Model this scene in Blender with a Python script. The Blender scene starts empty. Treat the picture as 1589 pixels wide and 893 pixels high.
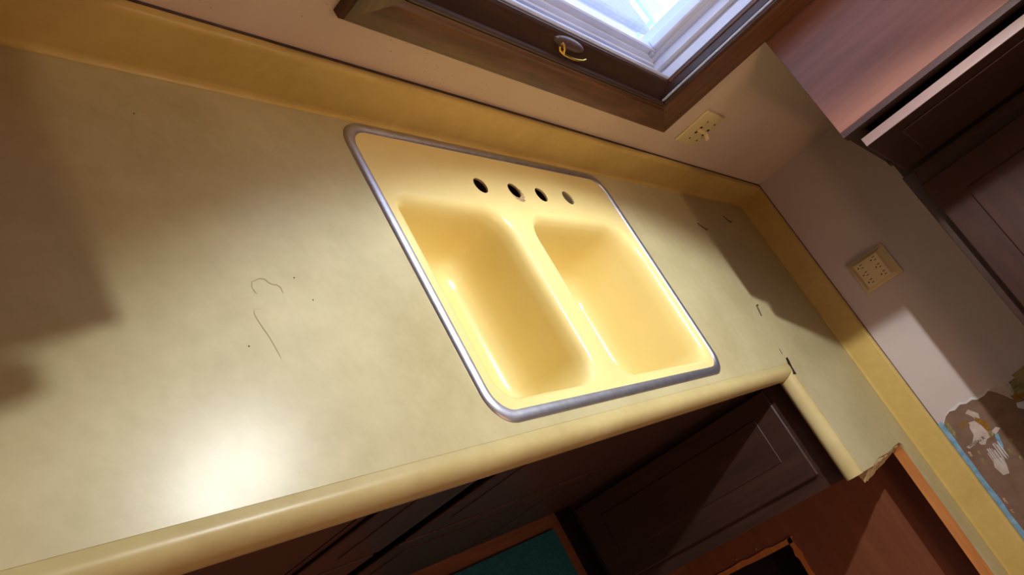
import bpy, bmesh, math, random
from mathutils import Vector, Matrix
random.seed(4)
S = bpy.context.scene
COL = S.collection
Z0 = 0.91                                   # worktop height above the floor

# ------------------------------------------------------------------ camera
RW = [[0.5881868582, -0.4705116755, 0.6577651428],
      [-0.0041840578, -0.8150954807, -0.5793115319],
      [0.8087142347, 0.3379913025, -0.4813970980]]
CP = (-2.668549, -0.799194, 0.631834 + Z0)
cam_d = bpy.data.cameras.new('camera'); cam = bpy.data.objects.new('camera', cam_d); COL.objects.link(cam)
cam_d.sensor_width = 36.0; cam_d.lens = 36.0 * 1236.405 / 1589.0; cam_d.clip_start = 0.02
m3 = Matrix((RW[0], [-v for v in RW[1]], [-v for v in RW[2]])).transposed()
cam.matrix_world = Matrix.Translation(CP) @ m3.to_4x4()
S.camera = cam

# ------------------------------------------------------------------ world, light, exposure
W = bpy.data.worlds.new('sky'); S.world = W; W.use_nodes = True
bg = W.node_tree.nodes['Background']
bg.inputs[0].default_value = (0.56, 0.70, 1.0, 1); bg.inputs[1].default_value = 3.0
S.view_settings.view_transform = 'Standard'; S.view_settings.look = 'None'
S.view_settings.gamma = 1.0; S.view_settings.use_curve_mapping = False
S.view_settings.exposure = 0.0
LAMP = (-1.41, -0.15, 1.185 + Z0)            # recessed spot in the soffit over the sink
sp = bpy.data.lights.new('soffit_spot', 'SPOT'); spo = bpy.data.objects.new('soffit_spot', sp); COL.objects.link(spo)
sp.energy = 74; sp.color = (0.90, 0.98, 1.0); sp.shadow_soft_size = 0.016
sp.spot_size = math.radians(123); sp.spot_blend = 0.22; sp.specular_factor = 0.06
spo.location = LAMP
spo.rotation_euler = Vector((0.05, -math.sin(math.radians(57)), -math.cos(math.radians(57)))).to_track_quat('-Z', 'Y').to_euler()
ar = bpy.data.lights.new('added_fill_light', 'POINT'); aro = bpy.data.objects.new('added_fill_light', ar); COL.objects.link(aro)  # added warm fill for the room, no such lamp is known
ar.shadow_soft_size = 0.14; ar.energy = 22; ar.color = (1.0, 0.60, 0.34)
aro.location = (-1.9, -2.3, 2.16)
pt = bpy.data.lights.new('bulb_spill', 'POINT'); pto = bpy.data.objects.new('bulb_spill', pt); COL.objects.link(pto)
pt.energy = 7.5; pt.color = (1.0, 0.70, 0.42); pt.shadow_soft_size = 0.03; pt.specular_factor = 0.05
pto.location = (LAMP[0], LAMP[1], LAMP[2])

# ------------------------------------------------------------------ materials
MATS = {}
def nodes(name):
    m = bpy.data.materials.new(name); m.use_nodes = True
    nt = m.node_tree; b = nt.nodes['Principled BSDF']
    MATS[name] = m
    return m, nt, b
def coord(nt, scale, rot=(0, 0, 0)):
    tc = nt.nodes.new('ShaderNodeTexCoord'); mp = nt.nodes.new('ShaderNodeMapping')
    mp.inputs['Scale'].default_value = scale; mp.inputs['Rotation'].default_value = rot
    nt.links.new(tc.outputs['Object'], mp.inputs['Vector'])
    return mp.outputs['Vector']
def noise(nt, vec, scale, detail=3, rough=0.55):
    n = nt.nodes.new('ShaderNodeTexNoise'); n.inputs['Scale'].default_value = scale
    n.inputs['Detail'].default_value = detail; n.inputs['Roughness'].default_value = rough
    nt.links.new(vec, n.inputs['Vector'])
    return n.outputs['Fac']
def ramp(nt, fac, stops):
    r = nt.nodes.new('ShaderNodeValToRGB'); e = r.color_ramp.elements
    while len(e) < len(stops): e.new(0.5)
    for i, (p, c) in enumerate(stops):
        e[i].position = p; e[i].color = (*c, 1)
    nt.links.new(fac, r.inputs['Fac'])
    return r.outputs['Color']
def bump(nt, b, fac, strength, dist=0.002):
    n = nt.nodes.new('ShaderNodeBump'); n.inputs['Strength'].default_value = strength
    n.inputs['Distance'].default_value = dist
    nt.links.new(fac, n.inputs['Height']); nt.links.new(n.outputs['Normal'], b.inputs['Normal'])
def mottled(name, c1, c2, scale=12, rough=0.5, spec=0.5, bumps=0.0, metal=0.0, lo=0.3, hi=0.7, vec_scale=(1, 1, 1), detail=4):
    m, nt, b = nodes(name)
    f = noise(nt, coord(nt, vec_scale), scale, detail)
    nt.links.new(ramp(nt, f, [(lo, c1), (hi, c2)]), b.inputs['Base Color'])
    b.inputs['Roughness'].default_value = rough; b.inputs['Specular IOR Level'].default_value = spec
    b.inputs['Metallic'].default_value = metal
    if bumps: bump(nt, b, f, bumps)
    return m
def wood(name, dark, light, axis, rough=0.35, spec=0.5, scale=9, bumps=0.12):
    sc = [1, 1, 1]; sc = [7.0, 7.0, 7.0]; sc['xyz'.index(axis)] = 0.6
    m, nt, b = nodes(name)
    v = coord(nt, sc)
    f = noise(nt, v, scale, 6, 0.65)
    nt.links.new(ramp(nt, f, [(0.28, dark), (0.55, [(a + c) / 2 for a, c in zip(dark, light)]), (0.75, light)]), b.inputs['Base Color'])
    b.inputs['Roughness'].default_value = rough; b.inputs['Specular IOR Level'].default_value = spec
    bump(nt, b, f, bumps, 0.001)
    return m

# laminate: aged cream yellow, faint clouding and fine flecks
def laminate(name, c1, c2, rough):
    m, nt, b = nodes(name)
    v = coord(nt, (1, 1, 1))
    f1 = noise(nt, v, 5.0, 5, 0.6); f2 = noise(nt, v, 42, 3, 0.6)
    mx = nt.nodes.new('ShaderNodeMath'); mx.operation = 'MULTIPLY_ADD'; mx.inputs[1].default_value = 0.4
    nt.links.new(f2, mx.inputs[0]); nt.links.new(f1, mx.inputs[2])
    nt.links.new(ramp(nt, mx.outputs[0], [(0.5, c1), (0.9, c2)]), b.inputs['Base Color'])
    r = nt.nodes.new('ShaderNodeMapRange'); r.inputs['To Min'].default_value = rough - 0.05; r.inputs['To Max'].default_value = rough + 0.08
    nt.links.new(f1, r.inputs['Value']); nt.links.new(r.outputs['Result'], b.inputs['Roughness'])
    b.inputs['Specular IOR Level'].default_value = 0.22
    bump(nt, b, noise(nt, v, 320, 2), 0.06, 0.0006)
    return m
laminate('laminate', (0.43, 0.365, 0.195), (0.53, 0.46, 0.265), 0.29)
laminate('laminate_edge_bounce', (0.45, 0.345, 0.15), (0.54, 0.44, 0.21), 0.34)  # warm bounce light on the front edge mixed into the colour as orange
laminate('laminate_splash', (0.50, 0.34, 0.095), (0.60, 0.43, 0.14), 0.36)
mottled('laminate_stain', (0.34, 0.265, 0.12), (0.42, 0.345, 0.165), 30, 0.4, 0.3)
mottled('laminate_core', (0.40, 0.27, 0.13), (0.66, 0.52, 0.30), 90, 0.9, 0.2, 0.6)
mottled('dark_gap', (0.012, 0.008, 0.006), (0.03, 0.018, 0.012), 30, 0.8, 0.2)
mottled('caulk', (0.05, 0.03, 0.03), (0.10, 0.06, 0.06), 40, 0.7, 0.3)
mottled('enamel', (0.80, 0.64, 0.265), (0.84, 0.685, 0.30), 6, 0.22, 0.4)
mottled('rim_steel', (0.42, 0.42, 0.50), (0.56, 0.56, 0.64), 60, 0.46, 0.5, 0.05, 1.0, vec_scale=(1, 1, 1))
mottled('plug_steel', (0.30, 0.29, 0.28), (0.44, 0.43, 0.42), 60, 0.35, 0.5, 0.0, 1.0)
mottled('rust', (0.20, 0.07, 0.03), (0.75, 0.55, 0.35), 120, 0.8, 0.2, 0.5)
wood('casing_wood_x', (0.040, 0.013, 0.004), (0.185, 0.070, 0.025), 'x', 0.33)
wood('casing_wood_z', (0.040, 0.013, 0.004), (0.185, 0.070, 0.025), 'z', 0.33)
wood('sash_wood', (0.030, 0.014, 0.009), (0.068, 0.030, 0.019), 'x', 0.35)
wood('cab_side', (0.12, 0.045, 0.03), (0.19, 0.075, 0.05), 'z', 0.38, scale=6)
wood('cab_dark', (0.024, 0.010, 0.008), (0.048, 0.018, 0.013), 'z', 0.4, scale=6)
wood('cab_edge_lit', (0.16, 0.10, 0.09), (0.23, 0.14, 0.125), 'z', 0.4, scale=6)  # lamp light on the door edge put into a paler wood colour
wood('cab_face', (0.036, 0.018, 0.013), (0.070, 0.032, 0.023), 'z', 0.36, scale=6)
wood('cab_red', (0.026, 0.009, 0.006), (0.050, 0.016, 0.009), 'y', 0.5, 0.25, scale=5)
wood('panel_brown', (0.19, 0.062, 0.03), (0.26, 0.09, 0.045), 'y', 0.42, scale=4)
wood('raw_wood', (0.50, 0.18, 0.045), (0.68, 0.29, 0.085), 'y', 0.8, 0.2)
wood('floor_wood', (0.20, 0.075, 0.04), (0.30, 0.12, 0.065), 'x', 0.5)
mottled('vinyl_white', (0.60, 0.68, 0.90), (0.68, 0.76, 0.96), 8, 0.4)
mottled('vinyl_grey', (0.34, 0.35, 0.42), (0.42, 0.43, 0.5), 20, 0.5)
mottled('brass', (0.75, 0.45, 0.06), (0.95, 0.65, 0.14), 50, 0.25, 0.5, 0, 1.0)
mottled('bronze_plastic', (0.06, 0.035, 0.035), (0.10, 0.06, 0.06), 30, 0.3)
mottled('ivory', (0.62, 0.50, 0.26), (0.68, 0.56, 0.30), 20, 0.4)
mottled('ivory_light', (0.62, 0.47, 0.25), (0.68, 0.53, 0.30), 20, 0.4)
mottled('slot_dark', (0.015, 0.01, 0.006), (0.03, 0.018, 0.01), 20, 0.7)
mottled('rug_teal', (0.012, 0.085, 0.125), (0.03, 0.15, 0.20), 160, 0.95, 0.1, 0.8)
mottled('ceiling_white', (0.70, 0.66, 0.60), (0.76, 0.72, 0.66), 10, 0.9, 0.2)
mottled('torn_paper', (0.17, 0.105, 0.07), (0.23, 0.14, 0.10), 22, 0.95, 0.1, 0.3)
mottled('torn_light', (0.42, 0.33, 0.28), (0.58, 0.49, 0.44), 40, 0.95, 0.1, 0.3)
mottled('torn_white', (0.55, 0.53, 0.53), (0.70, 0.68, 0.68), 40, 0.95, 0.1, 0.3)
mottled('torn_olive', (0.16, 0.12, 0.03), (0.30, 0.27, 0.12), 120, 0.95, 0.1, 0.4)
mottled('torn_ochre', (0.20, 0.09, 0.015), (0.34, 0.18, 0.03), 120, 0.95, 0.1, 0.4)
mottled('torn_tan', (0.28, 0.20, 0.08), (0.34, 0.25, 0.11), 40, 0.95, 0.1, 0.4)
mottled('paint_blue', (0.10, 0.24, 0.42), (0.25, 0.46, 0.60), 35, 0.7, 0.3)
mottled('ink', (0.04, 0.025, 0.015), (0.06, 0.04, 0.03), 40, 0.9, 0.1)
mottled('nail_steel', (0.10, 0.07, 0.05), (0.20, 0.15, 0.11), 80, 0.5, 0.5, 0, 0.6)
mottled('snow_ground', (0.62, 0.60, 0.72), (0.85, 0.86, 0.95), 1.6, 0.9, 0.1)
mottled('pale_siding', (0.80, 0.84, 0.95), (0.88, 0.92, 1.0), 3, 0.8, 0.2)
mottled('pale_mint', (0.55, 0.86, 0.80), (0.70, 0.95, 0.90), 3, 0.6, 0.3)
mottled('pale_pink', (0.80, 0.52, 0.52), (0.88, 0.66, 0.62), 3, 0.8, 0.2)
mottled('lamp_trim', (0.75, 0.74, 0.70), (0.80, 0.79, 0.75), 20, 0.4)
def glow(name, col, st):
    m, nt, b = nodes(name)
    b.inputs['Emission Color'].default_value = (*col, 1); b.inputs['Emission Strength'].default_value = st
    b.inputs['Base Color'].default_value = (*col, 1)
glow('bulb', (0.86, 0.93, 1.0), 5); glow('fill_dome_glow', (1.0, 0.78, 0.55), 2.0)
# window pane
m, nt, b = nodes('pane_glass')
nt.nodes.remove(b)
tr = nt.nodes.new('ShaderNodeBsdfTransparent'); gl = nt.nodes.new('ShaderNodeBsdfGlossy'); mx = nt.nodes.new('ShaderNodeMixShader')
gl.inputs['Roughness'].default_value = 0.05; mx.inputs[0].default_value = 0.07
nt.links.new(tr.outputs[0], mx.inputs[1]); nt.links.new(gl.outputs[0], mx.inputs[2])
nt.links.new(mx.outputs[0], nt.nodes['Material Output'].inputs[0])
# wall paint with fine dark specks
m, nt, b = nodes('wall_paint')
v = coord(nt, (1, 1, 1))
f = noise(nt, v, 3.0, 4)
base = ramp(nt, f, [(0.3, (0.61, 0.465, 0.37)), (0.7, (0.68, 0.53, 0.43))])
vo = nt.nodes.new('ShaderNodeTexVoronoi'); vo.inputs['Scale'].default_value = 95; nt.links.new(v, vo.inputs['Vector'])
lt = nt.nodes.new('ShaderNodeMath'); lt.operation = 'LESS_THAN'; lt.inputs[1].default_value = 0.12
nt.links.new(vo.outputs['Distance'], lt.inputs[0])
gt = nt.nodes.new('ShaderNodeMath'); gt.operation = 'GREATER_THAN'; gt.inputs[1].default_value = 0.53
nt.links.new(noise(nt, v, 14, 3), gt.inputs[0])
mu = nt.nodes.new('ShaderNodeMath'); mu.operation = 'MULTIPLY'; nt.links.new(lt.outputs[0], mu.inputs[0]); nt.links.new(gt.outputs[0], mu.inputs[1])
ml = nt.nodes.new('ShaderNodeMath'); ml.operation = 'MULTIPLY'; ml.inputs[1].default_value = 0.55; nt.links.new(mu.outputs[0], ml.inputs[0])
mc = nt.nodes.new('ShaderNodeMix'); mc.data_type = 'RGBA'
nt.links.new(ml.outputs[0], mc.inputs[0]); nt.links.new(base, mc.inputs[6]); mc.inputs[7].default_value = (0.16, 0.09, 0.05, 1)
nt.links.new(mc.outputs[2], b.inputs['Base Color']); b.inputs['Roughness'].default_value = 0.6
bump(nt, b, noise(nt, v, 130, 3), 0.12, 0.001)
mottled('wall_paint_plain', (0.53, 0.435, 0.415), (0.59, 0.49, 0.47), 3, 0.6, 0.4, 0.1)

# ------------------------------------------------------------------ mesh helpers (worktop coordinates: z = 0 is the worktop)
def box(bm, x0, x1, y0, y1, z0, z1, bev=0.0, seg=1):
    r = bmesh.ops.create_cube(bm, size=1.0)
    vs = r['verts']
    for v in vs:
        v.co = Vector(((x0 + x1) / 2 + v.co.x * (x1 - x0), (y0 + y1) / 2 + v.co.y * (y1 - y0), (z0 + z1) / 2 + v.co.z * (z1 - z0)))
    if bev:
        es = list({e for v in vs for e in v.link_edges})
        bmesh.ops.bevel(bm, geom=es, offset=bev, segments=seg, affect='EDGES', profile=0.6)
def loft(bm, rings, closed=True):
    vr = [[bm.verts.new(p) for p in r] for r in rings]
    n = len(vr[0])
    for a, b_ in zip(vr[:-1], vr[1:]):
        for i in range(n if closed else n - 1):
            j = (i + 1) % n
            bm.faces.new((a[i], a[j], b_[j], b_[i]))
    return vr
def tube(bm, p0, p1, r0, r1=None, n=12, cap=True):
    r1 = r0 if r1 is None else r1
    p0 = Vector(p0); p1 = Vector(p1); d = (p1 - p0).normalized()
    u = d.orthogonal().normalized(); w = d.cross(u)
    R = lambda p, r: [p + u * r * math.cos(t * 2 * math.pi / n) + w * r * math.sin(t * 2 * math.pi / n) for t in range(n)]
    vr = loft(bm, [R(p0, r0), R(p1, r1)])
    if cap: bm.faces.new(vr[0][::-1]); bm.faces.new(vr[1])
def path_tube(bm, pts, r, n=8):
    pts = [Vector(p) for p in pts]; rings = []
    for i, p in enumerate(pts):
        d = (pts[min(i + 1, len(pts) - 1)] - pts[max(i - 1, 0)]).normalized()
        u = d.cross(Vector((0.13, 0.3, 1))).normalized(); w = d.cross(u)
        rings.append([p + u * r * math.cos(t * 2 * math.pi / n) + w * r * math.sin(t * 2 * math.pi / n) for t in range(n)])
    vr = loft(bm, rings); bm.faces.new(vr[0][::-1]); bm.faces.new(vr[-1])
def prism(bm, poly, axis, a, b_):
    """extrude a 2-D polygon along an axis; poly gives the two other coordinates in order"""
    def P(q, t):
        return {'x': (t, q[0], q[1]), 'y': (q[0], t, q[1]), 'z': (q[0], q[1], t)}[axis]
    A = [bm.verts.new(P(q, a)) for q in poly]; B = [bm.verts.new(P(q, b_)) for q in poly]
    n = len(poly)
    for i in range(n):
        j = (i + 1) % n; bm.faces.new((A[i], A[j], B[j], B[i]))
    bm.faces.new(A[::-1]); bm.faces.new(B)
def rrect(x0, x1, y0, y1, r, n=10):
    """rounded rectangle, ccw; r = one radius or four (front-left, front-right, back-right, back-left)"""
    r = [r] * 4 if not isinstance(r, (list, tuple)) else r
    c = [(x0 + r[0], y0 + r[0], 180, r[0]), (x1 - r[1], y0 + r[1], 270, r[1]), (x1 - r[2], y1 - r[2], 0, r[2]), (x0 + r[3], y1 - r[3], 90, r[3])]
    out = []
    for cx, cy, a0, rr in c:
        for i in range(n + 1):
            a = math.radians(a0 + 90 * i / n); out.append((cx + rr * math.cos(a), cy + rr * math.sin(a)))
    return out
def circle(cx, cy, r, n=24): return [(cx + r * math.cos(2 * math.pi * i / n), cy + r * math.sin(2 * math.pi * i / n)) for i in range(n)]
def fill(bm, loops, z):
    es = []
    out = []
    for lp in loops:
        vs = [bm.verts.new((p[0], p[1], z)) for p in lp]; out.append(vs)
        es += [bm.edges.new((vs[i], vs[(i + 1) % len(vs)])) for i in range(len(vs))]
    r = bmesh.ops.triangle_fill(bm, use_beauty=True, use_dissolve=False, edges=es, normal=(0, 0, 1))
    for f in r['geom']:
        if isinstance(f, bmesh.types.BMFace) and f.normal.z < 0: f.normal_flip()
    return out
def obj(name, bm, mat, parent=None, smooth=False, angle=35, fix=True):
    if fix: bmesh.ops.recalc_face_normals(bm, faces=bm.faces)
    off = Vector((0, 0, Z0)) - (parent_loc(parent) if parent else Vector((0, 0, 0)))
    base = Vector((0, 0, 0))
    if parent is None:
        xs = [v.co for v in bm.verts]
        base = Vector(((min(v.x for v in xs) + max(v.x for v in xs)) / 2, (min(v.y for v in xs) + max(v.y for v in xs)) / 2, min(v.z for v in xs) + Z0))
    for v in bm.verts: v.co += off - base
    me = bpy.data.meshes.new(name); bm.to_mesh(me); bm.free()
    if smooth:
        for p in me.polygons: p.use_smooth = True
        me.set_sharp_from_angle(angle=math.radians(angle))
    me.materials.append(MATS[mat])
    o = bpy.data.objects.new(name, me); COL.objects.link(o)
    o.location = base
    if parent: o.parent = parent
    return o
LOC = {}
def parent_loc(p):
    v = Vector((0, 0, 0))
    while p is not None:
        v += p.location; p = p.parent
    return v
def thing(name, loc, label=None, cat=None, group=None):
    o = bpy.data.objects.new(name, None); COL.objects.link(o); o.empty_display_size = 0.05
    o.location = (loc[0], loc[1], loc[2] + Z0)
    return tag(o, label, cat, group)
def tag(o, label=None, cat=None, group=None, kind=None):
    if label: o['label'] = label
    if cat: o['category'] = cat
    if group: o['group'] = group
    if kind: o['kind'] = kind
    return o
def B(): return bmesh.new()
def bx(name, mat, parent, *a, bev=0.0, seg=1):
    bm = B(); box(bm, *a, bev=bev, seg=seg); return obj(name, bm, mat, parent, smooth=seg > 1)

# ------------------------------------------------------------------ room shell
CEIL = 2.44 - Z0
FL = -Z0
WX0, WX1, WZ0, WZ1 = -1.835, -0.99, 0.222, 1.13      # window opening
bm = B()
box(bm, -4.4, WX0, 0, 0.14, FL, CEIL); box(bm, WX1, 0.16, 0, 0.14, FL, CEIL)
box(bm, WX0, WX1, 0, 0.14, FL, WZ0); box(bm, WX0, WX1, 0, 0.14, WZ1, CEIL)
tag(obj('wall_back', bm, 'wall_paint'), 'pinkish beige painted wall with fine dark specks behind the sink', kind='structure')
HY0, HY1, HZ0, HZ1 = -1.42, -1.018, -0.86, -0.507    # cut-out low in the right wall
bm = B()
box(bm, 0, 0.16, HY1, 0, FL, CEIL); box(bm, 0, 0.16, -3.6, HY0, FL, CEIL)
box(bm, 0, 0.16, HY0, HY1, HZ1, CEIL); box(bm, 0, 0.16, HY0, HY1, FL, HZ0)
tag(obj('wall_right', bm, 'wall_paint_plain'), 'mauve beige painted side wall above the short counter', kind='structure')
bm = B(); box(bm, -4.4, 0.16, -3.74, -3.6, FL, CEIL); tag(obj('wall_front', bm, 'wall_paint_plain'), kind='structure')
bm = B(); box(bm, -4.54, -4.4, -3.74, 0.14, FL, CEIL); tag(obj('wall_left', bm, 'wall_paint_plain'), kind='structure')
bm = B(); box(bm, -4.54, 0.16, -3.74, 0.14, FL - 0.1, FL); tag(obj('floor', bm, 'floor_wood'), 'terracotta brown kitchen floor', kind='structure')
bm = B(); box(bm, -4.54, 0.16, -3.74, 0.14, CEIL, CEIL + 0.1); tag(obj('ceiling', bm, 'ceiling_white'), kind='structure')
bm = B()                                              # soffit over the wall cabinets, open where the lamp is let in
SB = 1.225
box(bm, -3.6, LAMP[0] - 0.075, -0.34, 0, SB, CEIL); box(bm, LAMP[0] + 0.075, 0, -0.34, 0, SB, CEIL)
box(bm, LAMP[0] - 0.075, LAMP[0] + 0.075, -0.34, LAMP[1] - 0.075, SB, CEIL); box(bm, LAMP[0] - 0.075, LAMP[0] + 0.075, LAMP[1] + 0.075, 0, SB, CEIL)
box(bm, -0.375, 0, -2.2, -0.34, SB, CEIL)
tag(obj('trim_1', bm, 'ceiling_white'), 'white soffit above the wall cabinets', kind='structure')

# ------------------------------------------------------------------ countertop
ct = thing('countertop', (-1.6, -0.3, -0.038), 'cream yellow laminate countertop with backsplash around the sink and along the side wall', 'countertop')
SX0, SX1, SY0, SY1 = -1.823, -1.0, -0.584, -0.03      # sink outline
FLAT = -0.60
XL = -3.3; EY = -0.912; SXI = -0.128; YE = -1.85      # return end, strip edge, strip end
cornr = [(SXI - 0.03 + 0.03 * math.sin(math.radians(a)), EY - 0.03 + 0.03 * math.cos(math.radians(a))) for a in (0, 22, 45, 68, 90)]
outline = [(XL, 0), (XL, FLAT), (FLAT, FLAT), (FLAT, EY), (-0.5, EY - 0.004), (-0.42, EY + 0.003), (-0.3, EY - 0.003), (-0.22, EY)] + cornr + [(SXI, YE), (0, YE), (0, 0)]
cut = rrect(SX0 + 0.012, SX1 - 0.012, SY0 + 0.012, SY1 - 0.012, 0.04, 8)
bm = B()
a = fill(bm, [outline, cut], 0.0); c = fill(bm, [outline, cut], -0.036)
for la, lc in zip(a, c):
    for i in range(len(la)):
        j = (i + 1) % len(la); bm.faces.new((la[i], la[j], lc[j], lc[i]))
obj('top', bm, 'laminate', ct)
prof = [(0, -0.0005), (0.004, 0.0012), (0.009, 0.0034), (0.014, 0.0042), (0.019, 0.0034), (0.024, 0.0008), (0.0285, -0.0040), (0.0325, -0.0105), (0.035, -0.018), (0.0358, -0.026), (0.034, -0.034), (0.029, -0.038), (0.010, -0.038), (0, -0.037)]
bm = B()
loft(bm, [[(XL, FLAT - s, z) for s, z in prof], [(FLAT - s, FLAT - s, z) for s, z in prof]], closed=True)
obj('front_edge', bm, 'laminate_edge_bounce', ct, smooth=True, angle=60)
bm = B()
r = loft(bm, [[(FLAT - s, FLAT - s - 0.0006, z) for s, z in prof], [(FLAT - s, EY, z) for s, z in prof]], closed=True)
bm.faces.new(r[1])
obj('front_edge', bm, 'laminate_edge_bounce', ct, smooth=True, angle=60)
# backsplashes: coved foot, rounded top
sh = 0.085
sprof = [(0, 0), (-0.028, 0.0004), (-0.0235, 0.0016), (-0.021, 0.0045), (-0.020, 0.010), (-0.020, sh - 0.008), (-0.0185, sh - 0.003), (-0.015, sh), (0, sh)]
bm = B(); r = loft(bm, [[(XL, y, z) for y, z in sprof], [(y, y, z) for y, z in sprof]]); bm.faces.new(r[0])
obj('backsplash', bm, 'laminate_splash', ct, smooth=True, angle=50)
bm = B(); r = loft(bm, [[(y, y, z) for y, z in sprof], [(y, YE, z) for y, z in sprof]]); bm.faces.new(r[1])
obj('backsplash', bm, 'laminate_splash', ct, smooth=True, angle=50)
bm = B(); box(bm, XL, -0.003, -0.0035, 0, sh, sh + 0.0022); tag(obj('caulk_line', bm, 'caulk', ct), 'dark grimy caulk line')
bm = B(); box(bm, -0.003, 0, -0.93, 0, sh, sh + 0.0018); obj('caulk_line', bm, 'caulk', ct)
# sawn end of the short counter: crumbled core standing out below the laminate
bm = B()
n = 26; top_, mid, low = [], [], []
rnd = random.Random(3)
for i in range(n + 1):
    x = -0.535 + (0.535 - 0.165) * i / n
    top_.append((x, EY + 0.006, -0.0012)); mid.append((x, EY - 0.004 - rnd.random() * 0.004, -0.004 - rnd.random() * 0.004))
    w = 0.027 * (1 - 0.6 * i / n)
    low.append((x, EY - w - rnd.random() * 0.004, -0.033 + 0.010 * i / n + rnd.random() * 0.003))
back = [(p[0], EY + 0.006, -0.037) for p in low]
vr = loft(bm, [top_, mid, low, back], closed=False)
bm.faces.new([q[0] for q in vr]); bm.faces.new([q[-1] for q in vr][::-1])
tag(obj('exposed_core', bm, 'laminate_core', ct), 'crumbling exposed chipboard core at the sawn end')
bm = B()
n = 5; lp = [(p[0], p[1]) for p in cornr] + [(SXI, YE)]
lo_ = [(p[0] - 0.0035, p[1] - 0.002, -0.006) for p in lp]; l2 = [(p[0] - 0.0035, p[1] - 0.002, -0.0365) for p in lp]
l3 = [(p[0] + 0.004, p[1] + 0.002, -0.0365) for p in lp]; l4 = [(p[0] + 0.004, p[1] + 0.002, -0.006) for p in lp]
vr = loft(bm, [lo_, l2, l3, l4], closed=False)
tag(obj('cut_edge', bm, 'raw_wood', ct), 'raw orange wood edge of the cut strip')
# broken miter at the inner corner: dark wedge and hairline
bm = B()
prism(bm, [(-0.622, -0.632), (-0.600, -0.600), (-0.588, -0.585), (-0.592, -0.597), (-0.602, -0.614), (-0.606, -0.634)], 'z', -0.02, 0.0052)
tag(obj('broken_chip', bm, 'dark_gap', ct), 'dark broken chip in the laminate corner')
bm = B(); prism(bm, [(-0.594, -0.572), (-0.590, -0.556), (-0.588, -0.556), (-0.5915, -0.573)], 'z', -0.004, 0.0006)
obj('hairline_crack', bm, 'dark_gap', ct)
# dried drip stain left of the sink
def ribbon(name, pts, w):
    bm = B(); L, Rr = [], []
    for i, p in enumerate(pts):
        p = Vector((*p, 0.0)); d = (Vector((*pts[min(i + 1, len(pts) - 1)], 0)) - Vector((*pts[max(i - 1, 0)], 0))).normalized()
        k = Vector((-d.y, d.x, 0)) * w * (0.5 + 0.5 * math.sin(math.pi * (i + 0.5) / len(pts)))
        L.append((p + k) + Vector((0, 0, 0.0004))); Rr.append((p - k) + Vector((0, 0, 0.0004)))
    loft(bm, [L, Rr], closed=False)
    return obj(name, bm, 'laminate_stain', ct)
ribbon('drip_stain', [(-2.106, -0.362), (-2.109, -0.353), (-2.105, -0.345), (-2.093, -0.3405), (-2.086, -0.341), (-2.083, -0.346), (-2.079, -0.349), (-2.073, -0.349), (-2.069, -0.353), (-2.0695, -0.361)], 0.0008)
ribbon('drip_stain', [(-2.110, -0.382), (-2.119, -0.384), (-2.121, -0.390), (-2.119, -0.402), (-2.115, -0.418), (-2.113, -0.430), (-2.1115, -0.448)], 0.00045)
for (x, y) in [(-2.043, -0.339), (-2.03, -0.372), (-2.145, -0.43), (-2.166, -0.099)]:
    bm = B(); prism(bm, circle(x, y, 0.0009, 8), 'z', 0, 0.0004); obj('burn_speck', bm, 'dark_gap', ct)

# ------------------------------------------------------------------ sink
sk = thing('kitchen_sink', (-1.41, -0.307, -0.19), 'yellow enamelled double bowl sink with steel rim set in the countertop', 'sink')
ZD = 0.0015
bm = B()
NC = 12
bowls = [dict(x=(-1.778, -1.500), y=(-0.548, -0.183), r=[0.045, 0.06, 0.055, 0.028], dep=0.157),
         dict(x=(-1.428, -1.038), y=(-0.546, -0.190), r=[0.055, 0.04, 0.085, 0.06], dep=0.195)]
holes = [(-1.524, -0.128), (-1.418, -0.127), (-1.325, -0.127), (-1.219, -0.123)]
HR = 0.0178
outer = rrect(SX0 + 0.010, SX1 - 0.010, SY0 + 0.010, SY1 - 0.010, 0.04, NC)
bprof = [(-0.013, 0.0), (-0.008, -0.0006), (-0.003, -0.003), (0.002, -0.0085), (0.0055, -0.017), (0.0085, -0.035), (0.012, -0.080), (0.016, -0.118), (0.0205, -0.138), (0.029, -0.152), (0.042, -0.161), (0.058, -0.1645), (0.080, -0.166)]
loops = [outer]
for b_ in bowls:
    loops.append(rrect(b_['x'][0] - 0.013, b_['x'][1] + 0.013, b_['y'][0] - 0.013, b_['y'][1] + 0.013, [q + 0.013 for q in b_['r']], NC))
for h in holes: loops.append(circle(h[0], h[1], HR, 24))
vl = fill(bm, loops, ZD)
for bi, b_ in enumerate(bowls):
    prev = vl[1 + bi]
    k = b_['dep'] / 0.166
    for d, z in bprof[1:]:
        rr = [max(q - d * 0.5, 0.02) + max(0, d - 0.02) * 0.4 for q in b_['r']]
        ring = [bm.verts.new((p[0], p[1], ZD + z * k)) for p in rrect(b_['x'][0] + d, b_['x'][1] - d, b_['y'][0] + d, b_['y'][1] - d, rr, NC)]
        for i in range(len(ring)):
            j = (i + 1) % len(ring); bm.faces.new((prev[i], prev[j], ring[j], ring[i]))
        prev = ring
    cx = sum(b_['x']) / 2; cy = sum(b_['y']) / 2 + 0.02
    n = len(prev); ring = []
    for i in range(n):
        a_ = math.atan2(prev[i].co.y - cy, prev[i].co.x - cx)
        ring.append(bm.verts.new((cx + 0.044 * math.cos(a_), cy + 0.044 * math.sin(a_), ZD - b_['dep'] - 0.004)))
    for i in range(n):
        j = (i + 1) % n; bm.faces.new((prev[i], prev[j], ring[j], ring[i]))
    b_['c'] = (cx, cy, ZD - b_['dep'] - 0.004)
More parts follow.
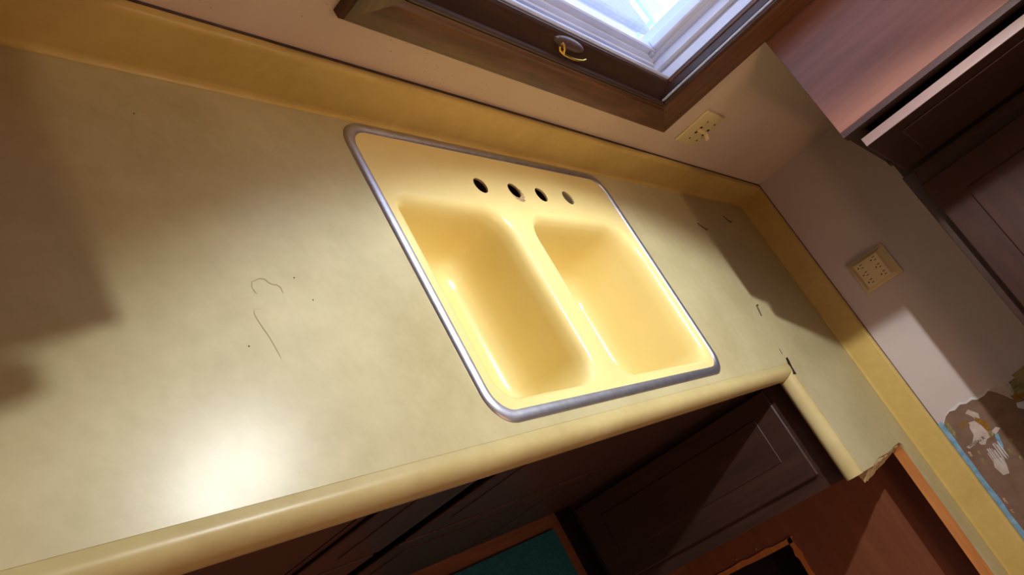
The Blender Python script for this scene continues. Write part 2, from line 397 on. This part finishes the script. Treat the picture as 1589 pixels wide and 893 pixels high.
for hi in range(4):
    vs = vl[3 + hi]; lowv = [bm.verts.new((v.co.x, v.co.y, -0.0025)) for v in vs]
    for i in range(len(vs)):
        j = (i + 1) % len(vs); bm.faces.new((vs[i], vs[j], lowv[j], lowv[i]))
body = obj('basin', bm, 'enamel', sk, smooth=True, angle=55, fix=False)
# steel clamping ring
bm = B()
rp = [(0.0, 0.0004), (0.0012, 0.0024), (0.0045, 0.0044), (0.010, 0.0056), (0.0155, 0.0046), (0.0185, 0.0028), (0.0195, 0.0006)]
rings = []
for d, z in rp:
    rings.append([(p[0], p[1], z) for p in rrect(SX0 + d, SX1 - d, SY0 + d, SY1 - d, 0.052 - d * 0.7, NC)])
loft(bm, rings)
tag(obj('rim_ring', bm, 'rim_steel', sk, smooth=True, angle=80), 'dull steel clamping ring')
for b_ in bowls:
    cx, cy, cz = b_['c']
    bm = B(); vr = loft(bm, [[(p[0], p[1], z) for p in circle(cx, cy, r_, 28)] for r_, z in ((0.046, cz + 0.001), (0.043, cz + 0.003), (0.036, cz - 0.001), (0.034, cz - 0.012))]); bm.faces.new(vr[-1])
    obj('drain', bm, 'plug_steel', sk, smooth=True, angle=50)
bm = B(); prism(bm, circle(holes[3][0], holes[3][1], HR - 0.0006, 24), 'z', -0.006, -0.0012)
tag(obj('hole_plug', bm, 'plug_steel', sk), 'grey metal plug in the last tap hole')
bm = B()                                               # rust crust around the second tap hole
hx, hy = holes[1]
I, O = [], []
for i in range(31):
    a_ = math.radians(-150 + 170 * i / 30); rr = HR + 0.001
    I.append((hx + rr * math.cos(a_), hy + rr * math.sin(a_), ZD + 0.0006))
    wd = 0.001 + 0.010 * math.sin(math.pi * i / 30) ** 1.2 * (0.65 + 0.5 * rnd.random())
    O.append((hx + (rr + wd) * math.cos(a_), hy + (rr + wd) * math.sin(a_), ZD + 0.0003))
loft(bm, [I, O], closed=False)
tag(obj('rust_crust', bm, 'rust', sk), 'rusty crust around a tap hole')

# ------------------------------------------------------------------ window
wn = thing('window_1', (-1.41, 0.0, 0.163))
tag(wn, 'dark stained wooden window with white inner frame above the sink', kind='structure')
CX0, CX1, CZ0, CZ1 = -1.924, -0.900, 0.163, 1.205
cp = [(0.0, 0.0), (0.0, -0.016), (0.004, -0.021), (0.012, -0.021), (0.050, -0.014), (0.056, -0.014), (0.060, -0.009), (0.064, -0.009), (0.066, 0.0)]    # distance in from the outer edge, proud of wall
def casing(kind, ww):
    k = ww / 0.066; bm = B()
    A, Bb = [], []
    for d, y in cp:
        d = d * k; db = d if kind in 'bt' else None
        hx_ = d / k * (0.089 / 0.066) if kind in 'bt' else d
        hz_ = d if kind in 'bt' else d / k * (0.060 / 0.066)
        if kind == 'b': A.append((CX0 + hx_, y, CZ0 + hz_)); Bb.append((CX1 - hx_, y, CZ0 + hz_))
        if kind == 't': A.append((CX0 + hx_, y, CZ1 - hz_)); Bb.append((CX1 - hx_, y, CZ1 - hz_))
        if kind == 'l': A.append((CX0 + hx_, y, CZ0 + hz_)); Bb.append((CX0 + hx_, y, CZ1 - hz_))
        if kind == 'r': A.append((CX1 - hx_, y, CZ0 + hz_)); Bb.append((CX1 - hx_, y, CZ1 - hz_))
    r = loft(bm, [A, Bb]); bm.faces.new(r[0]); bm.faces.new(r[1])
    obj('casing', bm, 'casing_wood_x' if kind in 'bt' else 'casing_wood_z', wn, smooth=True, angle=15)
for k_, w_ in (('b', 0.060), ('t', 0.060), ('l', 0.089), ('r', 0.089)): casing(k_, w_)
# dark stop beads and the wooden inner rail
bx('stop_bead', 'sash_wood', wn, WX0, WX1, -0.010, 0.004, 0.2215, 0.229, bev=0.0025)
bx('stop_bead', 'sash_wood', wn, WX1 - 0.006, WX1 + 0.001, -0.010, 0.004, 0.229, WZ1, bev=0.0025)
bx('stop_bead', 'sash_wood', wn, WX0 - 0.001, WX0 + 0.006, -0.010, 0.004, 0.229, WZ1, bev=0.0025)
bx('weather_strip', 'vinyl_grey', wn, WX1 - 0.011, WX1 - 0.0065, -0.0035, 0.0015, 0.230, WZ1, bev=0.001)
bm = B(); prism(bm, [(0.004, 0.222), (0.008, 0.234), (0.020, 0.262), (0.024, 0.2665), (0.030, 0.2675), (0.032, 0.222)], 'x', WX0, WX1)
rail = obj('sash_rail', bm, 'sash_wood', wn)
bm = B(); prism(bm, [(0.0285, 0.2675), (0.0285, 0.2695), (0.0325, 0.2725), (0.036, 0.2725), (0.036, 0.2675)], 'x', WX0, WX1); obj('rail_edge', bm, 'vinyl_grey', rail)
bx('jamb', 'sash_wood', wn, WX1 - 0.008, WX1, 0.004, 0.030, 0.23, WZ1)
bx('jamb', 'sash_wood', wn, WX0, WX0 + 0.008, 0.004, 0.030, 0.23, WZ1)
bx('jamb', 'sash_wood', wn, WX0, WX1, 0.0, 0.14, WZ1 - 0.02, WZ1)
bx('red_bead', 'casing_wood_z', wn, WX1 - 0.0115, WX1 - 0.0075, 0.020, 0.0285, 0.268, WZ1, bev=0.001)
# finger lift on the rail
fl = B(); M = bmesh.ops.create_uvsphere(fl, u_segments=24, v_segments=12, radius=1.0)
for v in M['verts']:
    p = v.co.copy(); v.co = Vector((-1.413 + p.x * 0.052, 0.0175 + p.y * 0.012, 0.2515 + p.z * 0.0125))
lift = obj('finger_lift', fl, 'bronze_plastic', rail, smooth=True, angle=80)
bm = B()
path_tube(bm, [(-1.462, -0.003, 0.258), (-1.464, -0.006, 0.252), (-1.458, -0.007, 0.246), (-1.448, -0.0065, 0.2435), (-1.436, -0.006, 0.241), (-1.420, -0.0045, 0.2395), (-1.400, -0.003, 0.2385), (-1.380, -0.001, 0.2390), (-1.362, 0.002, 0.2405), (-1.350, 0.006, 0.243)], 0.0022)
path_tube(bm, [(-1.462, -0.003, 0.258), (-1.456, -0.006, 0.2575), (-1.449, -0.0075, 0.252), (-1.444, -0.0075, 0.246), (-1.436, -0.006, 0.241)], 0.0022)
tag(obj('brass_trim', bm, 'brass', lift, smooth=True), 'bright brass wire trim')
# white frame: stepped sill and jambs, then storm sash with pane
bm = B(); prism(bm, [(0.030, 0.20), (0.030, 0.2635), (0.066, 0.2615), (0.066, 0.255), (0.071, 0.255), (0.071, 0.2655), (0.080, 0.2655), (0.080, 0.2755), (0.14, 0.2695), (0.14, 0.20)], 'x', WX0, WX1)
obj('white_sill', bm, 'vinyl_white', wn)
for s, xe in ((-1, WX1), (1, WX0)):
    bm = B(); X = lambda d: xe + s * d
    prism(bm, [(X(-0.0), 0.030), (X(0.010), 0.030), (X(0.012), 0.050), (X(0.006), 0.050), (X(0.006), 0.058), (X(0.022), 0.060), (X(0.022), 0.076), (X(0.016), 0.076), (X(0.016), 0.082), (X(0.034), 0.084), (X(0.034), 0.14), (X(0), 0.14)], 'z', 0.235, WZ1)
    obj('white_jamb', bm, 'vinyl_white', wn)
    bm = B(); box(bm, min(X(0.0062), X(0.0075)), max(X(0.0062), X(0.0075)), 0.0505, 0.0575, 0.264, WZ1); obj('track_groove', bm, 'vinyl_grey', wn)
gx0, gx1, gz0 = WX0 + 0.034, WX1 - 0.034, 0.272
bx('storm_rail', 'vinyl_white', wn, gx0, gx1, 0.088, 0.112, gz0, gz0 + 0.020, bev=0.003)
bx('storm_rail', 'vinyl_white', wn, gx0, gx1, 0.088, 0.112, WZ1 - 0.05, WZ1 - 0.02, bev=0.003)
bx('storm_rail', 'vinyl_white', wn, gx0, gx1, 0.088, 0.112, 0.68, 0.71, bev=0.003)
bx('storm_stile', 'vinyl_white', wn, gx1 - 0.022, gx1, 0.088, 0.112, gz0 + 0.02, WZ1 - 0.05, bev=0.003)
bx('storm_stile', 'vinyl_white', wn, gx0, gx0 + 0.022, 0.088, 0.112, gz0 + 0.02, WZ1 - 0.05, bev=0.003)
bx('pane', 'pane_glass', wn, gx0 + 0.018, gx1 - 0.018, 0.099, 0.101, gz0 + 0.016, 0.684)
bx('pane', 'pane_glass', wn, gx0 + 0.018, gx1 - 0.018, 0.099, 0.101, 0.706, WZ1 - 0.046)
bx('corner_latch', 'vinyl_grey', wn, gx1 - 0.020, gx1 - 0.006, 0.078, 0.088, gz0 + 0.002, gz0 + 0.014, bev=0.002)

# ------------------------------------------------------------------ switch plate and outlet block
sw = thing('light_switch', (-0.731, 0, 0.147), 'ivory double toggle switch plate on the wall beside the window', 'switch')
bm = B(); box(bm, -0.787, -0.675, -0.0065, 0, 0.1465, 0.2565, bev=0.004, seg=3); pl = obj('cover_plate', bm, 'ivory', sw, smooth=True)
for gx in (-0.7385, -0.6935):
    for dz in (-0.030, 0.030):
        bm = B(); tube(bm, (gx, -0.0060, 0.1985 + dz), (gx, -0.0078, 0.1985 + dz), 0.0032, 0.0026, 12); obj('screw', bm, 'nail_steel', pl)
    bm = B(); box(bm, gx - 0.0055, gx + 0.0055, -0.0069, -0.004, 0.1865, 0.2105); obj('toggle_slot', bm, 'slot_dark', pl)
    up = 1 if gx < -0.72 else -1
    bm = B(); box(bm, -0.0045, 0.0045, -0.022, 0.0, -0.006, 0.006, bev=0.0015)
    for v in bm.verts:
        k = 1 - 0.25 * (-v.co.y / 0.022); v.co.x *= k; v.co.z = v.co.z * k + up * 0.35 * (-v.co.y); v.co += Vector((gx, -0.005, 0.1985))
    obj('toggle', bm, 'ivory_light', sw)
tap = thing('outlet_adapter', (0, -0.448, 0.155), 'cream six socket outlet block on the side wall', 'outlet')
bm = B()
vr = loft(bm, [[(0, -0.391, 0.153), (0, -0.499, 0.153), (0, -0.499, 0.277), (0, -0.391, 0.277)],
               [(-0.008, -0.391, 0.153), (-0.008, -0.499, 0.153), (-0.008, -0.499, 0.277), (-0.008, -0.391, 0.277)],
               [(-0.010, -0.398, 0.160), (-0.010, -0.493, 0.160), (-0.010, -0.493, 0.270), (-0.010, -0.398, 0.270)],
               [(-0.034, -0.4085, 0.173), (-0.034, -0.487, 0.173), (-0.034, -0.487, 0.250), (-0.034, -0.4085, 0.250)]])
bm.faces.new(vr[0][::-1]); bm.faces.new(vr[-1])
bmesh.ops.bevel(bm, geom=[e for e in bm.edges], offset=0.0015, segments=2, affect='EDGES')
ho = obj('housing', bm, 'ivory_light', tap, smooth=True, angle=40)
XF = -0.0340
for zc in (0.1895, 0.2335):
    for yc in (-0.4215, -0.4478, -0.4742):
        for dy, hz_ in ((-0.0052, 0.0036), (0.0052, 0.0046)):
            bm = B(); box(bm, XF - 0.0004, XF + 0.003, yc + dy - 0.0011, yc + dy + 0.0011, zc + 0.0035 - hz_, zc + 0.0035 + hz_); obj('socket_slot', bm, 'slot_dark', ho)
        bm = B(); tube(bm, (XF + 0.003, yc, zc - 0.0075), (XF - 0.0004, yc, zc - 0.0075), 0.0024, n=10); obj('ground_hole', bm, 'slot_dark', ho)
bm = B(); tube(bm, (XF + 0.002, -0.4478, 0.2115), (XF - 0.0008, -0.4478, 0.2115), 0.0028, n=12); obj('screw', bm, 'ivory', ho)

# ------------------------------------------------------------------ wall cabinets
CB = 0.463; CT = SB
def wall_cab_back(name, x0, x1, lit_side, label, hinge_right=True):
    t = thing(name, ((x0 + x1) / 2, -0.155, CB), label, 'cabinet')
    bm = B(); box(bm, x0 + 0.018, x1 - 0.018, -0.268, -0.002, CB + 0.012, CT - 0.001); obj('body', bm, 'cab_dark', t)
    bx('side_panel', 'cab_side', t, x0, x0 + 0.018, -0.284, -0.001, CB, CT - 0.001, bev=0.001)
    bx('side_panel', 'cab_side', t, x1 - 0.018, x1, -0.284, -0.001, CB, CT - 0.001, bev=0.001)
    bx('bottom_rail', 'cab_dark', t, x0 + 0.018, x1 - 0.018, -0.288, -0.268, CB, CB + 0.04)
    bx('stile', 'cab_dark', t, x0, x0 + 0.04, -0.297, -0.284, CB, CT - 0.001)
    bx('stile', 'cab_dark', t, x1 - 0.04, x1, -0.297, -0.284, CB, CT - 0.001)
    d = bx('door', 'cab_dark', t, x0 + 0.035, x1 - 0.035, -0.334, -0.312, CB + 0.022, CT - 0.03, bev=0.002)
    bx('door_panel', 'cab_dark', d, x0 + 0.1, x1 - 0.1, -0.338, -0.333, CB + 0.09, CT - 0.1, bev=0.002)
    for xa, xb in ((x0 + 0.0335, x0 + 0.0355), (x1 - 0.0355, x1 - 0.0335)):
        bx('lit_edge_strip', 'cab_edge_lit', d, xa, xb, -0.333, -0.313, CB + 0.0225, CT - 0.031)  # paler strips paint the lamplight on the door edges
    for zz in (CB + 0.12, CT - 0.16):
        bm = B(); tube(bm, (x1 - 0.045, -0.297, zz), (x1 - 0.045, -0.313, zz), 0.006); obj('hinge', bm, 'nail_steel', t)
    return t
wall_cab_back('wall_cabinet', -0.872, -0.365, 'l', 'reddish brown wall cabinet hung between the window and the corner')
wall_cab_back('wall_cabinet', -2.55, -1.935, 'r', 'dark brown wall cabinet hung on the far side of the window')
rc = thing('wall_cabinet', (-0.18, -1.1, CB), 'dark red brown wall cabinet hung on the side wall above the outlet block', 'cabinet')
bx('body', 'cab_dark', rc, -0.335, -0.001, -1.9, -0.002, CB + 0.003, CT - 0.001)
bx('bottom_rail', 'cab_dark', rc, -0.360, -0.335, -1.9, -0.338, CB, CB + 0.034, bev=0.0015)
bx('stile', 'cab_dark', rc, -0.360, -0.335, -0.40, -0.338, CB + 0.034, CT - 0.001)
bx('stile', 'cab_dark', rc, -0.360, -0.335, -1.9, -1.86, CB + 0.034, CT - 0.001)
for y0, y1 in ((-1.10, -0.385), (-1.87, -1.11)):
    d = bx('door', 'cab_red', rc, -0.380, -0.361, y0, y1, CB + 0.027, CT - 0.03, bev=0.002)
    bx('door_panel', 'cab_red', d, -0.3835, -0.379, y0 + 0.07, y1 - 0.07, CB + 0.10, CT - 0.1, bev=0.002)

# ------------------------------------------------------------------ base cabinets (hollow)
def base_panels(t, x0, x1, mat='cab_face'):
    bx('side_panel', mat, t, x0, x0 + 0.016, -0.585, -0.01, FL + 0.10, -0.04)
    bx('side_panel', mat, t, x1 - 0.016, x1, -0.585, -0.01, FL + 0.10, -0.04)
    bx('bottom', mat, t, x0 + 0.016, x1 - 0.016, -0.585, -0.01, FL + 0.10, FL + 0.116)
    bx('toe_kick', 'dark_gap', t, x0, x1, -0.53, -0.515, FL, FL + 0.10)
def face_front(t, x0, x1, panels):
    bx('face_rail', 'cab_face', t, x0, x1, -0.600, -0.585, -0.085, -0.040)
    bx('face_rail', 'cab_face', t, x0, x1, -0.600, -0.585, FL + 0.10, FL + 0.13)
    bx('stile', 'cab_face', t, x0, x0 + 0.045, -0.600, -0.585, FL + 0.13, -0.085)
    bx('stile', 'cab_face', t, x1 - 0.045, x1, -0.600, -0.585, FL + 0.13, -0.085)
    for nm, a0, a1, z0, z1 in panels:
        d = bx(nm, 'cab_face', t, a0, a1, -0.607, -0.601, z0, z1, bev=0.002)
        bx('raised_panel', 'cab_face', d, a0 + 0.06, a1 - 0.06, -0.609, -0.6065, z0 + 0.06, z1 - 0.06, bev=0.001)
sb = thing('base_cabinet', (-1.17, -0.3, FL), 'dark brown base cabinet under the sink', 'cabinet')
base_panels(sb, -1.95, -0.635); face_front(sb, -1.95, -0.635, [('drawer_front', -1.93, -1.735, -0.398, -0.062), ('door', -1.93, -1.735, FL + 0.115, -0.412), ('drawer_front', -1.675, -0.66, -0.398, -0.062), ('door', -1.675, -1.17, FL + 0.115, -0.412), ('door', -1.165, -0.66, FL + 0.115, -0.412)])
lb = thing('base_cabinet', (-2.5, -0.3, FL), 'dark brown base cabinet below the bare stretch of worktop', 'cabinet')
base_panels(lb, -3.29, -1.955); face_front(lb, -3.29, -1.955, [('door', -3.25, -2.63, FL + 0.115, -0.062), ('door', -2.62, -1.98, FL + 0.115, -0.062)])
rb = thing('base_cabinet', (-0.3, -0.75, FL), 'dark red brown base cabinet under the short counter by the side wall', 'cabinet')
bx('side_panel', 'cab_face', rb, -0.585, -0.01, -0.905, -0.890, FL, -0.040)
bx('side_panel', 'cab_face', rb, -0.585, -0.01, -0.560, -0.545, FL + 0.1, -0.040)
bx('bottom', 'cab_face', rb, -0.585, -0.01, -0.890, -0.560, FL + 0.10, FL + 0.116)
bx('toe_kick', 'dark_gap', rb, -0.55, -0.535, -0.890, -0.50, FL, FL + 0.10)
bx('face_rail', 'cab_face', rb, -0.600, -0.585, -0.905, -0.601, -0.100, -0.040)
bx('face_rail', 'cab_face', rb, -0.600, -0.585, -0.905, -0.601, FL + 0.10, FL + 0.13)
bx('stile', 'cab_face', rb, -0.600, -0.585, -0.905, -0.845, FL + 0.13, -0.100)
bx('stile', 'cab_face', rb, -0.600, -0.585, -0.64, -0.601, FL + 0.13, -0.100)
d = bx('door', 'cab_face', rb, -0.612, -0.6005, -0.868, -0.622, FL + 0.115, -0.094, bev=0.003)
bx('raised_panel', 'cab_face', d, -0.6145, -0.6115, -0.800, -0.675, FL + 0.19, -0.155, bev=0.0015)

# ------------------------------------------------------------------ brown panel with rough cut-out low on the side wall
wp = thing('wall_panel', (-0.004, -1.4, FL), 'red brown wood panel with a rough rectangular cutout below the counter strip', 'panel')
bm = B(); x0, x1 = -0.008, 0.0
box(bm, x0, x1, HY1, -0.912, FL, -0.045); box(bm, x0, x1, -2.2, HY0, FL, -0.045)
box(bm, x0, x1, HY0, HY1, HZ1, -0.045); box(bm, x0, x1, HY0, HY1, FL, HZ0)
obj('board', bm, 'panel_brown', wp)
def rough_bar(name, pts, w, t0=-0.013, t1=0.004):
    bm = B(); A, Bq, Cq, Dq = [], [], [], []
    for (y, z, s) in pts:
        A.append((t0, y, z)); Bq.append((t0, y + w[0] * s, z + w[1] * s)); Cq.append((t1, y + w[0] * s, z + w[1] * s)); Dq.append((t1, y, z))
    vr = loft(bm, list(zip(A, Bq, Cq, Dq))); bm.faces.new(vr[0]); bm.faces.new(vr[-1])
    tag(obj(name, bm, 'raw_wood', wp), 'splintered raw orange wood edge')
rough_bar('cut_edge', [(-1.012, -0.498, 1.2), (-1.022, -0.505, 1), (-1.050, -0.503, 1), (-1.066, -0.500, 1.5), (-1.072, -0.498, 1.7), (-1.085, -0.503, 1), (-1.13, -0.505, 1), (-1.16, -0.502, 1.2), (-1.3, -0.504, 1), (HY0, -0.505, 1)], (0, -0.016))
rough_bar('cut_edge', [(-1.010, -0.505, 1.3), (-1.014, -0.515, 1), (-1.015, -0.58, 1), (-1.010, -0.596, 1.3), (-1.013, -0.65, 1.1), (-1.014, -0.68, 1), (-1.009, -0.70, 1.2), (-1.013, -0.75, 1), (-1.013, HZ0, 1)], (-0.017, 0))
for (y, z) in ((-0.998, -0.632), (-0.998, -0.716)):
    bm = B(); tube(bm, (-0.007, y, z), (-0.014, y, z), 0.0055, 0.004, 10); obj('screw', bm, 'brass', wp)
bm = B(); box(bm, 0.004, 0.15, HY0 + 0.002, HY1 - 0.002, HZ0 + 0.002, HZ1 - 0.002)
dele = [f for f in bm.faces if all(abs(v.co.x - 0.004) < 1e-5 for v in f.verts)]
bmesh.ops.delete(bm, geom=dele, context='FACES'); obj('cavity', bm, 'dark_gap', wp)

# ------------------------------------------------------------------ torn wall covering above the strip
tp = thing('torn_wall_patch', (0, -1.15, 0.09), 'patch of torn brown backing paper on the side wall with loose scraps', 'torn paper')
def scrap(name, pts, mat, t, t0=0.0):
    bm = B(); prism(bm, pts, 'x', -t, t0); return obj(name, bm, mat, tp)
rg = random.Random(9)
edge = [(-0.935, 0.100), (-0.918, 0.118), (-0.911, 0.135), (-0.915, 0.150), (-0.908, 0.170), (-0.914, 0.186), (-0.912, 0.205), (-0.919, 0.219), (-0.918, 0.240), (-0.912, 0.255), (-0.925, 0.272), (-0.945, 0.283), (-0.962, 0.293), (-0.972, 0.318), (-0.99, 0.334), (-1.02, 0.36), (-1.05, 0.40), (-1.6, 0.40), (-1.6, 0.098)]
scrap('backing_paper', edge, 'torn_paper', 0.0010)
rim_out = [(y + 0.004 + rg.random() * 0.006, z + rg.random() * 0.004) for y, z in edge[:11]]
scrap('torn_rim', rim_out + edge[:11][::-1], 'torn_white', 0.0007)
scrap('white_scrap', [(-0.912, 0.257), (-0.908, 0.285), (-0.914, 0.305), (-0.925, 0.312), (-0.945, 0.308), (-0.955, 0.292), (-0.944, 0.283), (-0.926, 0.270)], 'torn_light', 0.0015)
scrap('white_scrap', [(-0.975, 0.295), (-0.985, 0.330), (-1.01, 0.345), (-1.02, 0.325), (-1.008, 0.305), (-0.998, 0.300), (-0.988, 0.290)], 'torn_white', 0.0016)
scrap('olive_scrap', [(-0.918, 0.312), (-0.915, 0.335), (-0.94, 0.345), (-0.972, 0.335), (-0.976, 0.300), (-0.958, 0.294), (-0.948, 0.308), (-0.928, 0.314)], 'torn_olive', 0.0014)
scrap('tan_scrap', [(-0.905, 0.330), (-0.895, 0.40), (-0.99, 0.40), (-0.985, 0.36), (-0.95, 0.345)], 'torn_tan', 0.0020)
scrap('ochre_scrap', [(-0.952, 0.293), (-0.958, 0.32), (-0.968, 0.327), (-0.974, 0.30)], 'torn_ochre', 0.0019)
scrap('light_scrap', [(-0.962, 0.160), (-0.965, 0.176), (-0.985, 0.183), (-1.005, 0.186), (-1.012, 0.196), (-1.022, 0.193), (-1.024, 0.172), (-1.035, 0.160), (-1.030, 0.150), (-1.020, 0.148), (-1.026, 0.118), (-1.018, 0.112), (-1.014, 0.135), (-0.998, 0.150), (-0.980, 0.152)], 'torn_light', 0.0014)
scrap('light_scrap', [(-1.012, 0.192), (-1.006, 0.212), (-1.014, 0.220), (-1.024, 0.200)], 'torn_light', 0.0014)
scrap('ochre_scrap', [(-0.968, 0.178), (-0.955, 0.182), (-0.985, 0.200), (-1.008, 0.196), (-1.004, 0.187), (-0.985, 0.184)], 'torn_ochre', 0.0017)
scrap('olive_scrap', [(-1.004, 0.187), (-1.008, 0.196), (-1.024, 0.190), (-1.022, 0.182)], 'torn_olive', 0.0017)
scrap('pale_scrap', [(-0.936, 0.168), (-0.930, 0.180), (-0.952, 0.196), (-0.966, 0.192), (-0.962, 0.180), (-0.950, 0.176)], 'torn_light', 0.0013)
for i in range(6):
    z = 0.132 + i * 0.0048; y = -0.954 + rg.random() * 0.004
    scrap('ochre_sliver', [(y, z), (y, z + 0.0024), (y - 0.018 - rg.random() * 0.006, z + 0.0034), (y - 0.016, z + 0.001)], 'torn_ochre', 0.0015)
for i in range(9):
    z = 0.150 + i * 0.0052 - 0.003 * rg.random(); y = -1.040 - rg.random() * 0.02
    scrap('pale_sliver', [(y, z), (y, z + 0.0026), (y - 0.040 - rg.random() * 0.022, z + 0.001), (y - 0.04, z - 0.0016)], 'torn_white' if i % 3 else 'torn_light', 0.0015)
scrap('light_scrap', [(-1.080, 0.150), (-1.085, 0.178), (-1.11, 0.172), (-1.13, 0.165), (-1.128, 0.148), (-1.10, 0.142)], 'torn_light', 0.0013)
scrap('blue_scrap', [(-1.024, 0.196), (-1.024, 0.206), (-1.062, 0.196), (-1.070, 0.188), (-1.055, 0.187)], 'paint_blue', 0.0013)
for (y, z, l) in ((-1.07, 0.20, 0.02), (-1.05, 0.222, 0.015), (-1.06, 0.125, 0.02), (-1.03, 0.108, 0.018), (-1.18, 0.108, 0.02), (-1.215, 0.106, 0.012), (-1.04, 0.13, 0.012), (-1.10, 0.212, 0.014)):
    scrap('olive_sliver', [(y, z), (y - 0.2 * l, z + 0.006), (y - l, z + 0.004), (y - 0.8 * l, z - 0.002)], 'torn_olive' if z > 0.11 else 'rust', 0.0014)
scrap('olive_scrap', [(-0.934, 0.102), (-0.926, 0.112), (-0.965, 0.114), (-0.985, 0.106), (-0.965, 0.100)], 'torn_olive', 0.0014)
bm = B()
up_, lo2 = [], []
for i in range(24):
    y = -0.925 - i * 0.03; up_.append((y, 0.0985 + 0.003 * rg.random())); lo2.append((y, 0.0868))
prism(bm, up_ + lo2[::-1], 'x', -0.0022, 0.0); tag(obj('blue_paint_line', bm, 'paint_blue', tp), 'light blue strip along the splash')
fc = bpy.data.curves.new('print', 'FONT'); fc.body = 'amillau R'; fc.size = 0.0135; fc.extrude = 0.0002
tmp = bpy.data.objects.new('print', fc); COL.objects.link(tmp)
dg = bpy.context.evaluated_depsgraph_get(); me = bpy.data.meshes.new_from_object(tmp.evaluated_get(dg)); bpy.data.objects.remove(tmp)
bm = B(); bm.from_mesh(me)
for v in bm.verts: v.co = Vector((-0.0018 - v.co.z, -1.0215 + v.co.y, 0.121 + v.co.x))
tag(obj('printed_words', bm, 'ink', tp), 'faded dark printing on the torn paper')

# ------------------------------------------------------------------ nails left on the counter
def nail(p0, p1, label):
    p0 = Vector((*p0, 0.0020)); p1 = Vector((*p1, 0.0016)); d = (p1 - p0).normalized()
    t = thing('nail', (*((p0 + p1) / 2).xy, 0.0), label, 'nail')
    bm = B(); tube(bm, p0, p1, 0.0020, 0.0014, 8); obj('shank', bm, 'nail_steel', t)
    bm = B(); tube(bm, p0 - d * 0.0012 + Vector((0, 0, 0.0016)), p0 + Vector((0, 0, 0.0016)), 0.0036, n=12); obj('head', bm, 'nail_steel', t)
nail((-0.517, -0.161), (-0.548, -0.140), 'small brown nail lying in the cabinet shadow nearer the sink')
nail((-0.257, -0.113), (-0.284, -0.091), 'small brown nail lying in the counter corner under the wall cabinets')
nail((-0.538, -0.423), (-0.555, -0.455), 'small brown nail lying at the lit edge of the shadow')

# ------------------------------------------------------------------ floor mat
bm = B()
ol = rrect(-1.30, -0.605, -1.25, -0.636, 0.012, 4)
prism(bm, ol, 'z', FL, FL + 0.010)
tag(obj('floor_mat', bm, 'rug_teal'), 'teal woven mat on the floor below the sink', 'mat')

# ------------------------------------------------------------------ lamps
lt_ = thing('recessed_lamp', (LAMP[0], LAMP[1], SB), 'white recessed spotlight let into the soffit over the sink', 'lamp')
bm = B(); vr = loft(bm, [[(p[0], p[1], z) for p in circle(LAMP[0], LAMP[1], r_, 28)] for r_, z in ((0.092, SB - 0.0005), (0.090, SB - 0.006), (0.072, SB - 0.006), (0.066, SB + 0.01), (0.060, SB + 0.10))])
bm.faces.new(vr[-1])
obj('trim_ring', bm, 'lamp_trim', lt_, smooth=True)
bm = B(); M = bmesh.ops.create_uvsphere(bm, u_segments=20, v_segments=12, radius=0.036)
for v in M['verts']: v.co += Vector((LAMP[0], LAMP[1], SB + 0.030))
obj('bulb', bm, 'bulb', lt_, smooth=True)
dl = thing('added_fill_lamp', (-1.9, -2.3, CEIL - 0.11), 'round glass ceiling lamp added out of view as warm room fill', 'lamp')  # unseen fixture added to carry the warm fill light
bm = B(); vr = loft(bm, [[(p[0], p[1], z) for p in circle(-1.9, -2.3, r_, 28)] for r_, z in ((0.18, CEIL - 0.0005), (0.18, CEIL - 0.03), (0.17, CEIL - 0.03))]); obj('base', bm, 'lamp_trim', dl)
bm = B(); vr = loft(bm, [[(p[0], p[1], z) for p in circle(-1.9, -2.3, r_, 28)] for r_, z in ((0.165, CEIL - 0.03), (0.155, CEIL - 0.06), (0.12, CEIL - 0.085), (0.05, CEIL - 0.097))]); bm.faces.new(vr[-1]); obj('shade', bm, 'fill_dome_glow', dl, smooth=True)

# ------------------------------------------------------------------ yard outside the window
bm = B(); box(bm, -8, 12, 0.14, 14, FL - 0.20, FL + 0.15); tag(obj('yard_ground', bm, 'snow_ground'), 'pale ground outside the window', kind='structure')
GZ = FL + 0.15
bin_ = thing('storage_box', (2.0, 2.5, GZ), 'white lidded storage box standing outside the window', 'box')
bx('body', 'pale_siding', bin_, 1.5, 2.35, 2.1, 2.75, GZ, GZ + 0.34, bev=0.02)
bx('lid', 'vinyl_grey', bin_, 1.47, 2.38, 2.07, 2.78, GZ + 0.34, GZ + 0.40, bev=0.015)
tb = thing('patio_stool', (3.1, 2.4, GZ), 'pale mint plastic stool standing outside the window', 'stool')
bx('seat', 'pale_mint', tb, 2.75, 3.35, 2.15, 2.7, GZ + 0.36, GZ + 0.41, bev=0.02)
for xx in (2.8, 3.3):
    for yy in (2.2, 2.65):
        bm = B(); tube(bm, (xx, yy, GZ), (xx, yy, GZ + 0.36), 0.02); obj('leg', bm, 'pale_mint', tb)
